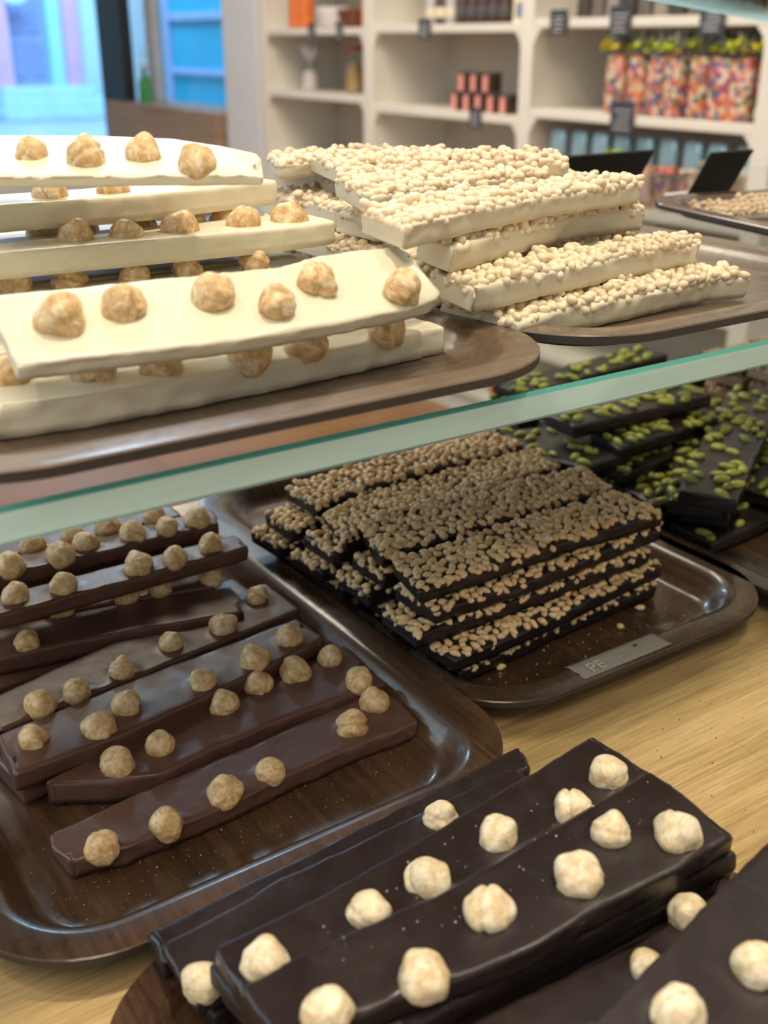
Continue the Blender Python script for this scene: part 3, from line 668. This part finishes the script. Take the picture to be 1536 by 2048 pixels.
bar(MB, M_MILK, P_(.050, (-40, 1240), (0, 1229), (250, 1162), (499, 1092)), P_(.050, (-40, 1200), (470, 1068)), .0092, 'raised milk chocolate bar with five hazelnuts above the shaded bar', group=mg, nk='tan', nuts=[(30, 1187), (127, 1167), (277, 1130), (350, 1112), (419, 1087)])
bar(MB, M_MILK, P_(.052, (-40, 1162), (0, 1152), (437, 1047)), P_(.052, (-40, 1128), (425, 1016)), .0092, 'milk chocolate bar with hazelnuts just in front of the rearmost one', group=mg, nk='tan', nuts=[(25, 1130), (125, 1104), (174, 1083), (263, 1064), (337, 1051), (395, 1035)])
bar(MB, M_MILK, P_(.050, (-40, 1125), (365, 1030)), .034, .0110, 'rearmost milk chocolate bar, mostly behind the glass edge', group=mg, nk='tan', nuts=[(63, 1100), (145, 1077), (218, 1054), (308, 1037)])
for k, (y, z) in enumerate(((.560, .0175), (.590, .0395), (.592, .0270), (.592, .0150), (.63, .0395), (.63, .0270), (.63, .0140))):
    bar(MB, M_MILK, [V(.112, y, z), V(.262, y + .004, z)], .034, .0105, ['milk chocolate bar on the tray below the half hidden one', 'upper milk chocolate bar under the second rear row', 'middle milk chocolate bar under the second rear row', 'lowest milk chocolate bar under the second rear row',
        'upper milk chocolate bar under the rearmost one', 'middle milk chocolate bar under the rearmost one', 'lowest milk chocolate bar under the rearmost one'][k], group=mg, detail=0)

# ---- dark chocolate with hazelnuts, lower right
DB = 'dark_chocolate_bar'; dg = 'dark chocolate hazelnut bars'
bar(DB, M_DARK, P_(.027, (330, 1925), (1062, 1532)), P_(.027, (290, 1866), (660, 1682), (1037, 1490)), .0085, 'dark chocolate bar lying lowest at the far side against the milk tray', group=dg)
bar(DB, M_DARK, P_(.034, (395, 2010), (760, 1780), (1075, 1560)), P_(.034, (322, 1884), (454, 1817), (565, 1750), (666, 1706), (1020, 1535)), .0068, 'thin dark chocolate bar half covered by the long bar stacked above it', group=dg, nuts=[(402, 1958), (880, 1632)])
bar(DB, M_DARK, P_(.060, (520, 2055), (880, 1800), (1305, 1546)), P_(.060, (427, 1893), (640, 1790), (900, 1640), (1185, 1468)), .0090, 'long dark chocolate bar with big hazelnuts, behind the topmost bar of the front stack', group=dg, nuts=[(525, 1922), (733, 1822), (857, 1750), (995, 1667), (1145, 1612), (1222, 1543)], nr=.0078)
bar(DB, M_DARK, P_(.068, (560, 2080), (714, 2030), (805, 1996), (954, 1943), (1066, 1897), (1190, 1823), (1355, 1737), (1471, 1668)), P_(.068, (478, 1972), (600, 1905), (900, 1773), (1300, 1538)), .0090, 'topmost dark chocolate bar of the front stack with large pale hazelnuts', group=dg,
    nuts=[(651, 2020), (844, 1948), (977, 1812), (1158, 1752), (1225, 1662), (1354, 1657)], nr=.0080)
for k, (x0, y0, x1, y1, z) in enumerate(((.125, .194, .283, .189, .0582), (.128, .196, .286, .192, .0485), (.125, .197, .281, .191, .0388), (.130, .195, .284, .194, .0290), (.122, .193, .285, .192, .0192))):
    bar(DB, M_DARK2, [V(x0, y0, z), V(x1, y1, z)], .031, .0086, ['second', 'third', 'fourth', 'fifth', 'sixth'][k] + ' dark chocolate bar down in the front stack, seen by its edge', group=dg, wav=.001, detail=0)
for k, z in enumerate((.0508, .0415, .0165)):
    bar(DB, M_DARK2, [V(.106 + .003 * k, .224, z), V(.288, .240, z)], .033, .0085, ['upper', 'middle', 'lower'][k] + ' dark chocolate bar beneath the long rear bar', group=dg, detail=0)
bar(DB, M_DARK2, [V(.106, .264, .0180), V(.286, .274, .0180)], .030, .0085, 'bottom dark chocolate bar beneath the far side bars', group=dg, detail=0)
bar(DB, M_DARK, P_(.050, (1000, 2130), (1300, 2010), (1490, 1770)), P_(.050, (890, 2066), (1100, 1962), (1275, 1884), (1425, 1790), (1440, 1745)), .0085, 'dark chocolate bar lying low between the front stack and the corner bar', group=dg, nuts=[(1380, 1822), (1297, 1924)], nr=.0072)
bar(DB, M_DARK, P_(.078, (1330, 2200), (1800, 1950)), P_(.078, (1150, 2078), (1273, 1953), (1397, 1817), (1492, 1726), (1600, 1620)), .0090, 'big dark chocolate bar cut by the bottom right corner, with two large nuts', group=dg, nuts=[(1362, 2015), (1512, 1932)], nr=.0086)
for k, z in enumerate((.067, .057, .0395, .0295, .0185)):
    bar(DB, M_DARK2, [V(.185, .120, z), V(.300, .135, z)], .036, .0085, ['second', 'third', 'fourth', 'fifth', 'sixth'][k] + ' dark chocolate bar down beneath the corner bar', group=dg, detail=0)

# ---- dark chocolate with pine nuts, lower centre right
SB = 'pine_nut_bar'; sg_ = 'dark chocolate pine nut bars'
bar(SB, M_DARK2, P_(.061, (843, 1180), (1000, 1128), (1140, 1080), (1328, 1026)), P_(.061, (785, 1122), (1000, 1050), (1240, 985)), .0085, 'topmost dark pine nut bar of the front row, fully covered in tan pine nuts', group=sg_, seeds='dark', wav=.0012)
bar(SB, M_DARK2, P_(.0485, (870, 1222), (1050, 1165), (1323, 1055)), .036, .0085, 'second dark pine nut bar down in the front row', group=sg_, seeds='dark', wav=.0012)
bar(SB, M_DARK2, P_(.0370, (837, 1272), (1050, 1195), (1303, 1102)), .036, .0085, 'third dark pine nut bar down in the front row', group=sg_, seeds='dark', wav=.0012)
bar(SB, M_DARK2, P_(.0255, (910, 1318), (1100, 1240), (1324, 1128)), .036, .0085, 'fourth dark pine nut bar down in the front row', group=sg_, seeds='dark', wav=.0012)
bar(SB, M_DARK2, P_(.0135, (920, 1345), (1100, 1262), (1314, 1168)), .036, .0085, 'lowest dark pine nut bar of the front row, resting on the tray', group=sg_, seeds='dark', wav=.0012)
bar(SB, M_DARK2, P_(.061, (768, 1112), (950, 1056), (1220, 977)), P_(.061, (712, 1045), (800, 1016), (940, 982), (1165, 934)), .0085, 'top dark pine nut bar of the second row', group=sg_, seeds='dark', wav=.0012)
bar(SB, M_DARK2, P_(.0575, (690, 1080), (800, 1036), (950, 988), (1118, 932)), P_(.0575, (646, 1026), (750, 986), (880, 946), (1055, 902)), .0085, 'top dark pine nut bar of the third row', group=sg_, seeds='dark', wav=.0012)
bar(SB, M_DARK2, P_(.061, (636, 1012), (709, 985), (818, 950), (1048, 890)), .036, .0085, 'top dark pine nut bar of the rear row, below the glass edge', group=sg_, seeds='dark', wav=.0012)
ROWL = ['second', 'third', 'fourth', 'lowest']
for r_, (y, x) in enumerate(((.460, .308), (.502, .302), (.545, .300))):
    for k, z in enumerate((.0485, .0370, .0255, .0135)):
        xx = x + (.004, -.004, .008, .002)[k] - r_ * .002 + (.012 if k == 3 else 0); yy = y + (.002, .006, -.002, .0)[k]
        bar(SB, M_DARK2, [V(xx, yy, z), V(xx + .178, yy + .008, z)], .034, .0085, f'{ROWL[k]} dark pine nut bar down in the {["second", "third", "rear"][r_]} row' if k < 3 else f'lowest dark pine nut bar in the {["second", "third", "rear"][r_]} row', group=sg_, seeds='dark', nind=(60 if k < 2 else 25), wav=.0012, detail=0)

# loose pine nuts, tape, crumbs
for k, (x, y, lab) in enumerate(((1003, 1333, 'loose pine nut on the tray near the left end of the tape'), (1240, 1252, 'loose pine nut on the tray beyond the tape'), (1280, 1215, 'loose pine nut near the shiny tray corner'), (1150, 1250, 'small loose pine nut close to the lowest bar'),
        (1426, 1190, 'loose pine nut lying on the counter between two trays'), (940, 1343, 'small loose pine nut beside the lowest bar end'))):
    z = .0055 if k != 4 else .0018
    tag(put('pine_nut', SEEDM['dark'][k % 5], p(x, y, z), rot=(0, 0, k * 1.3), scale=(1, 1, 1) if k in (0, 1, 2) else (.6, .6, .6)), lab, 'nut', 'loose pine nuts')
def tape():
    T = NT('clear_tape'); T.bump(T.noise(T.coord((1, 6, 1)), 60, 3), .6, .0008); m = T.set(Base_Color=(.46, .42, .36), Roughness=.22, Alpha=.62)
    x0, x1, y0, y1 = .366, .432, .3515, .3680; vs, fs, n = [], [], 24
    for i in range(n + 1):
        t = i / n; x = x0 + (x1 - x0) * t
        for j in range(7):
            s = j / 6; ins = s * (y1 - y0) + (y0 - .349); z = .0190 if ins < .016 else .0190 - (ins - .016) * .45
            vs.append((x + .0012 * noise.noise(Vector((j * 1.7, (t > .5) * 9, 0))) * (i in (0, n)), y0 + (y1 - y0) * s, z + .00025 * noise.noise(Vector((t * 9, s * 4, 2)))))
    for i in range(n):
        for j in range(6): a = i * 7 + j; fs.append((a, a + 1, a + 8, a + 7)[::-1])
    o = put('tape_strip', mesh('tape', vs, fs, m, True, origin=(.40, .36, .0190)), (.40, .36, .0190)); solid(o, .0003); tag(o, 'strip of crinkled clear tape marked PE stuck on the front rim of the tray', 'tape')
    cu = bpy.data.curves.new('tape_lettering', 'FONT'); cu.body = 'PE'; cu.size = .0115; cu.extrude = .00008; cu.materials.append(plain('faint_print', (.62, .58, .50), .5))
    tmp = bpy.data.objects.new('lettering', cu); lm = bpy.data.meshes.new_from_object(tmp); bpy.data.objects.remove(tmp)
    put('tape_lettering', lm, (.3735, .3535, .0196), o)
    v_, f_ = ICO[2]; put('tape_hole', mesh('spot', [(a * .0016, b * .0011, c_ * .0002) for a, b, c_ in v_], [tuple(int(q) for q in f) for f in f_], plain('brown_spot', (.05, .02, .015), .6)), (.413, .3615, .0193), o)
tape()
def crumbs(name, n, area_fn, mat, s0, s1, label, cat='crumbs'):
    v_, f_ = ICO[1]; vs, fs = [], []
    for k in range(n):
        x, y, z = area_fn(); s = random.uniform(s0, s1); e = Euler((random.random() * 6, random.random() * 6, random.random() * 6)).to_matrix(); b = len(vs); st = (1, random.uniform(.3, 1), random.uniform(.3, .8))
        for q in v_: w_ = e @ Vector((q[0] * st[0], q[1] * st[1], q[2] * st[2])); vs.append((x + w_.x * s, y + w_.y * s, z + w_.z * s + s * .4))
        fs += [tuple(int(i) + b for i in f) for f in f_]
    o = put(name, mesh(name, vs, fs, mat, False, origin=(x, y, z)), (x, y, z)); tag(o, label, cat, kind='stuff')
crumbs('chocolate_crumbs', 260, lambda: (random.uniform(.075, .26), random.choice((random.uniform(.345, .375), random.uniform(.345, .43))), .0045), plain('crumb_mix', (.30, .20, .13), .7, .6, 300), .00018, .0006, 'tiny chocolate and nut crumbs scattered on the milk chocolate tray')
crumbs('counter_crumbs', 90, lambda: (random.uniform(.36, .56), random.uniform(.20, .33), 0), plain('crumb_dark', (.12, .07, .04), .7, .5, 300), .0002, .0007, 'small dark crumbs on the pale oak counter')
crumbs('hazelnut_flecks', 60, lambda: (random.uniform(.13, .28), random.uniform(.204, .246), .0682), plain('fleck_pale', (.62, .52, .40), .7, .3, 300), .00014, .00045, 'pale nut flecks on the topmost dark bar')
crumbs('seed_bits', 60, lambda: (random.uniform(.33, .49), random.uniform(.385, .41), .0042), plain('bits_tan', (.50, .36, .22), .7, .3, 300), .0002, .0009, 'small tan nut bits on the tray in front of the pine nut bars')

# ---- pistachio bars
GB = 'pistachio_bar'; gg = 'dark chocolate pistachio bars'
def gbar(near, far, th, label, z=None, **kw): return bar(GB, M_DARK2, near, far, th, label, group=gg, seeds='pistachio', dens=.0088, cover=kw.pop('cover', .62), nind=100, **kw)
gbar(P_(.016, (1424, 1087), (1528, 1042), (1600, 1010)), P_(.016, (1342, 1046), (1500, 990)), .0095, 'lowest pistachio bar, its corner jutting over the bare tray', cover=.35)
gbar(P_(.052, (1475, 1002), (1510, 915), (1545, 842), (1560, 800)), P_(.052, (1356, 980), (1405, 872), (1440, 812), (1465, 775)), .0105, 'pistachio bar laid crosswise on top, pointing away from the counter front', cover=.52)
gbar([V(.572, .437, .040), V(.665, .515, .040)], .036, .0105, 'pistachio bar directly beneath the crosswise top bar', cover=.6)
gbar([V(.585, .440, .028), V(.68, .50, .028)], .034, .0105, 'third pistachio bar down beneath the crosswise bar', cover=.6)
gbar(P_(.030, (1322, 1010), (1400, 975)), P_(.030, (1228, 968), (1290, 930), (1370, 905)), .0085, 'short pistachio bar tip left of the crosswise bar, with bright green nuts', cover=.9)
gbar(P_(.056, (1238, 898), (1385, 852), (1440, 835)), P_(.056, (1180, 862), (1300, 838), (1400, 810)), .0100, 'raised pistachio bar with a big yellow kernel, behind the short tip', cover=.8)
gbar(P_(.070, (1150, 852), (1300, 820), (1425, 788)), .034, .0100, 'pistachio bar just under the glass edge, upper right of the stack', cover=.65)
gbar(P_(.040, (1172, 902), (1250, 950), (1400, 890)), P_(.040, (1160, 890), (1250, 900), (1380, 860)), .0100, 'shaded pistachio bar under the raised one', cover=.5)
gbar(P_(.050, (1030, 905), (1170, 935), (1260, 905)), P_(.050, (1010, 862), (1100, 850), (1220, 840)), .0100, 'dark pistachio bar end facing the pine nut bars', cover=.35)
gbar([V(.580, .655, .0610), V(.760, .662, .0660)], .036, .0100, 'rearmost pistachio bar, seen through the glass shelf', cover=.6)
for k, (y, z) in enumerate(((.655, .050), (.655, .038), (.655, .026), (.655, .014), (.60, .060), (.60, .045), (.60, .030), (.60, .015), (.555, .045), (.555, .030), (.555, .015), (.515, .016))):
    gbar([V(.575 + .003 * (k % 3), y, z), V(.75 - .004 * (k % 2), y + .006, z)], .034, .0095, f'dark pistachio bar in the shadowed {["rear", "rear", "rear", "rear", "middle", "middle", "middle", "middle", "inner", "inner", "inner", "inner"][k]} stack, {["top", "second", "third", "lowest"][k % 4]} layer', cover=.45, detail=0)
gbar([V(.635, .425, .030), V(.735, .44, .030)], .06, .0095, 'pistachio bar at the right edge of the picture with vivid green nuts', cover=.8)
gbar([V(.640, .425, .017), V(.735, .44, .017)], .06, .0095, 'pistachio bar beneath the one at the right edge', cover=.5)
# ---- chopped nut bars at the far right of the lower level
for k, (x, y, z) in enumerate(((.800, .46, .058), (.800, .51, .060), (.800, .56, .062), (.800, .61, .062), (.805, .46, .044), (.805, .51, .044), (.805, .56, .046), (.805, .61, .046), (.80, .46, .030), (.80, .51, .030), (.80, .56, .030), (.80, .61, .030), (.80, .46, .016), (.80, .51, .016), (.80, .56, .016), (.80, .61, .016))):
    bar('chopped_nut_bar', plain('nut_base', (.36, .24, .15), .6), [V(x, y, z), V(x + .17, y + .004, z)], .044, .0095, f'tan chopped nut bar beyond the pistachio bars, {["first", "second", "third", "fourth"][k % 4]} row, {["top", "second", "third", "lowest"][k // 4]} layer', group='chopped nut bars', seeds='chop', nind=(100 if k < 4 else 0), dens=.0040, cover=1.1, detail=0)

# ---- white chocolate with hazelnuts, upper left
WB = 'white_chocolate_bar'; wg = 'white chocolate hazelnut bars'
bar(WB, M_WHITE, P_(.2195, (-110, 832), (0, 812), (200, 785), (400, 748), (600, 712), (890, 652)), .034, .0118, 'lowest white chocolate bar on the walnut tray, its hazelnuts peeking from under the slanted bar', group=wg, nk='gold', nuts=[(15, 745), (185, 738), (320, 727), (500, 706), (612, 683), (772, 660)], wav=.0016)
bar(WB, M_WHITE, [p(38, 731, .236), p(200, 712, .236), p(500, 676, .236), p(700, 640, .236), p(830, 612, .236), p(872, 597, .236), p(884, 580, .2375)], [p(-30, 590, .2525), p(300, 555, .2525), p(560, 531, .2525), p(610, 514, .2528), p(700, 500, .253), p(790, 489, .253), p(815, 503, .2515)], .0068, 'slanted white chocolate bar in front with seven big hazelnuts on its smooth face', group=wg, nk='gold',
    nuts=[(122, 627), (253, 600), (430, 585), (557, 601), (628, 555), (803, 571)], nr=.0080)
bar(WB, M_WHITE, P_(.234, (-60, 600), (250, 572), (640, 525)), .036, .0105, 'white chocolate bar behind the slanted bar, only its hazelnuts showing', group=wg, nk='gold', nuts=[(30, 563), (140, 553), (268, 549), (375, 537), (510, 522)])
bar(WB, M_WHITE, P_(.2525, (-80, 514), (0, 505), (330, 476), (560, 455), (672, 441)), .036, .0108, 'white chocolate bar with a turned up right end, at mid height of the stack', group=wg, nk='gold', nuts=[(155, 487), (250, 482), (365, 471), (485, 453), (583, 452)], smin=.42, sink=.0)
bar(WB, M_WHITE, P_(.2500, (-60, 495), (500, 452)), .036, .0108, 'white chocolate bar in shade behind the turned up bar', group=wg, nk='gold', nuts=[(82, 472), (165, 466), (288, 457), (388, 447), (450, 440)], smin=.42, sink=.0)
bar(WB, M_WHITE, P_(.268, (-80, 418), (0, 410), (300, 388), (555, 360)), .036, .0112, 'second white chocolate bar from the top of the stack', group=wg, nk='gold', nuts=[(100, 396), (228, 389), (396, 372), (475, 361)], smin=.42, sink=.0)
bar(WB, M_WHITE, [p(-80, 353, .284), p(0, 352, .284), p(300, 348, .284), p(526, 347, .284)], [p(-80, 268, .2945), p(200, 269, .2940), p(340, 275, .2918), p(400, 283, .2910), p(450, 291, .2902), p(514, 306, .2880)], .0045, 'topmost white chocolate bar of the stack, below the window', group=wg, nk='gold', nuts=[(55, 297), (168, 304), (281, 300), (400, 322)], nr=.0072)
for k, (y, z, x1) in enumerate(((.385, .2195, .265), (.425, .2195, .262), (.466, .2195, .262), (.466, .2350, .262), (.50, .2195, .26), (.50, .2350, .26))):
    bar(WB, M_WHITE, [V(.075, y, z), V(x1, y - .004, z)], .036, .0110, ['white chocolate bar flat on the tray just behind the lowest front one', 'white chocolate bar flat on the tray in the middle of the stack', 'white chocolate bar low at the back of the stack', 'white chocolate bar above the low rear one',
        'rearmost white chocolate bar flat on the tray', 'white chocolate bar on the rearmost one'][k], group=wg, nk='gold', nuts=(), detail=0)

# ---- white chocolate with pine nuts, upper right
KB = 'white_pine_nut_bar'; kg = 'white chocolate pine nut bars'
def kbar(near, far, th, label, **kw): return bar(KB, M_CREAM, near, far, th, label, group=kg, seeds='white', dens=.0041, wav=.0014, rough=.0006, cover=1.0, **kw)
kbar(P_(.2190, (1036, 646), (1112, 622), (1234, 600), (1338, 579), (1429, 560), (1504, 554)), [p(880, 594, .2225), p(1200, 560, .2225), p(1400, 532, .2225)], .0112, 'lowest white pine nut bar, lying on the walnut tray at the front')
kbar(P_(.2350, (944, 576), (1100, 545), (1250, 512), (1402, 486)), [p(858, 539, .2365), p(1100, 505, .2365), p(1361, 470, .2365)], .0110, 'white pine nut bar second from the tray, in the front row')
kbar(P_(.2500, (903, 494), (1000, 468), (1150, 432), (1293, 416)), [p(835, 468, .2515), p(1000, 440, .2515), p(1230, 404, .2515)], .0115, 'white pine nut bar third from the tray, with a chipped wavy side')
kbar(P_(.2630, (812, 452), (950, 420), (1100, 392), (1282, 369)), [p(724, 421, .265), p(900, 385, .265), p(1255, 352, .265)], .0095, 'white pine nut bar fourth from the tray, broad nut covered top')
kbar([p(745, 393, .2640), p(900, 366, .2645), p(1100, 352, .2645)], [p(669, 352, .2675), p(850, 338, .268), p(1050, 335, .268)], .0100, 'white pine nut bar just behind the fourth one, under the top bar')
kbar([p(682, 338, .2685), p(850, 323, .2690), p(1000, 320, .2690), p(1137, 326, .2680)], [p(618, 312, .2715), p(800, 303, .2715), p(1110, 307, .2715)], .0082, 'topmost white pine nut bar standing out against the shelves')
kbar([p(560, 328, .2685), p(640, 322, .2685), p(900, 318, .268)], [p(535, 314, .2685), p(640, 303, .2690), p(880, 302, .2690)], .0082, 'white pine nut bar at the upper left behind the topmost one')
for r_, (y, x) in enumerate(((.405, .297), (.447, .300), (.490, .302), (.53, .302))):
    for k, z in enumerate((.2195, .2345, .2495)):
        if r_ == 0 and k == 2: continue
        xx = x + (.004, -.005, .002)[k] + .002 * math.sin(r_ * 3 + k)
        kbar([V(xx, y + .003 * k, z), V(xx + (.15 if r_ < 3 else .13), y + .006, z)], .038, .0108, f'white pine nut bar in the {["second", "third", "fourth", "rear"][r_]} row, {["lowest", "middle", "upper"][k]} layer', nind=(60 if k else 30), detail=0)
for k in range(2):
    kbar([V(.315 + .01 * k, .470 + .045 * k, .2585), V(.45, .455 + .045 * k, .2585)], .036, .0085, 'white pine nut bar wedged under the %s' % ('topmost bar' if k == 0 else 'upper left bar'), nind=30, detail=0)

# ---- nut pieces on the far tray and the black price boards
for k, (x, y, a) in enumerate(((.665, .540, 78), (.705, .532, 78), (.69, .435, 75), (.745, .50, 78))):
    d = Vector((math.cos(R(a - 90)), math.sin(R(a - 90)), 0)); e = Vector((math.cos(R(a)), math.sin(R(a)), 0)); q = V(x, y, .2135 + .003 * (k % 2))
    bar('nut_slab', M_CREAM, [q, q + d * (.10 if k != 2 else .14)], .045 if k < 3 else .04, .0062 if k % 2 == 0 else .0092, ['pale nut slab at the near left of the far tray', 'pale nut slab at the back left of the far tray', 'pale nut slab at the front of the far tray', 'raised pale nut slab toward the right of the far tray'][k],
        group='nut slabs on the far tray', seeds='chop', nind=60, dens=.0040, cover=1.1, detail=0)
def board(px, py, wpx, label):
    b = p(px, py, .2085); wd = wpx; t = empty('price_board', (b.x, b.y, GZ)); tag(t, label, 'sign', 'black price boards')
    n = 3; th = .002; h = .041; dy, dz = -.50, .866
    vs = []
    for tt in (0, th):
        for x, s in ((0, 0), (wd, 0), (wd, h), (0, h)): vs.append((b.x + x, b.y + s * dy + tt * dz, b.z + s * dz - tt * dy * 1.0))
    fs = [(0, 1, 2, 3), (7, 6, 5, 4), (0, 4, 5, 1), (1, 5, 6, 2), (2, 6, 7, 3), (3, 7, 4, 0)]
    put('board', mesh('board', vs, fs, M_SIGN, False, origin=b), b, t)
    pbox('foot', b.x, b.x + wd, b.y - .004, b.y + .028, GZ, GZ + .004, plain('clear_foot', (.60, .60, .62), .2), .001, t)
board(1377, 391, .052, 'black price board on the glass shelf behind the far tray')
board(1100, 400, .096, 'black price board behind the topmost white pine nut bar')
def canopy():
    z0, z1 = .352, .3555; a, b = p(1290, 0, z0), p(1536, 45, z0); d = (b - a).normalized(); n_ = Vector((d.y, -d.x, 0)); a2 = a - d * .45; b2 = b + d * .05
    q = [a2, b2, b2 + n_ * .30, a2 + n_ * .30]; vs = [(v.x, v.y, z0) for v in q] + [(v.x, v.y, z1) for v in q]
    o = put('glass_canopy', mesh('canopy', vs, [(3, 2, 1, 0), (4, 5, 6, 7)] + [(i, (i + 1) % 4, (i + 1) % 4 + 4, i + 4) for i in range(4)], [M_GLASS, M_EDGE_L], False, [0, 0, 1, 1, 1, 1], a), a)
    tag(o, 'clear glass top sheet of the case, its edge crossing the top right corner', 'glass panel')
canopy()
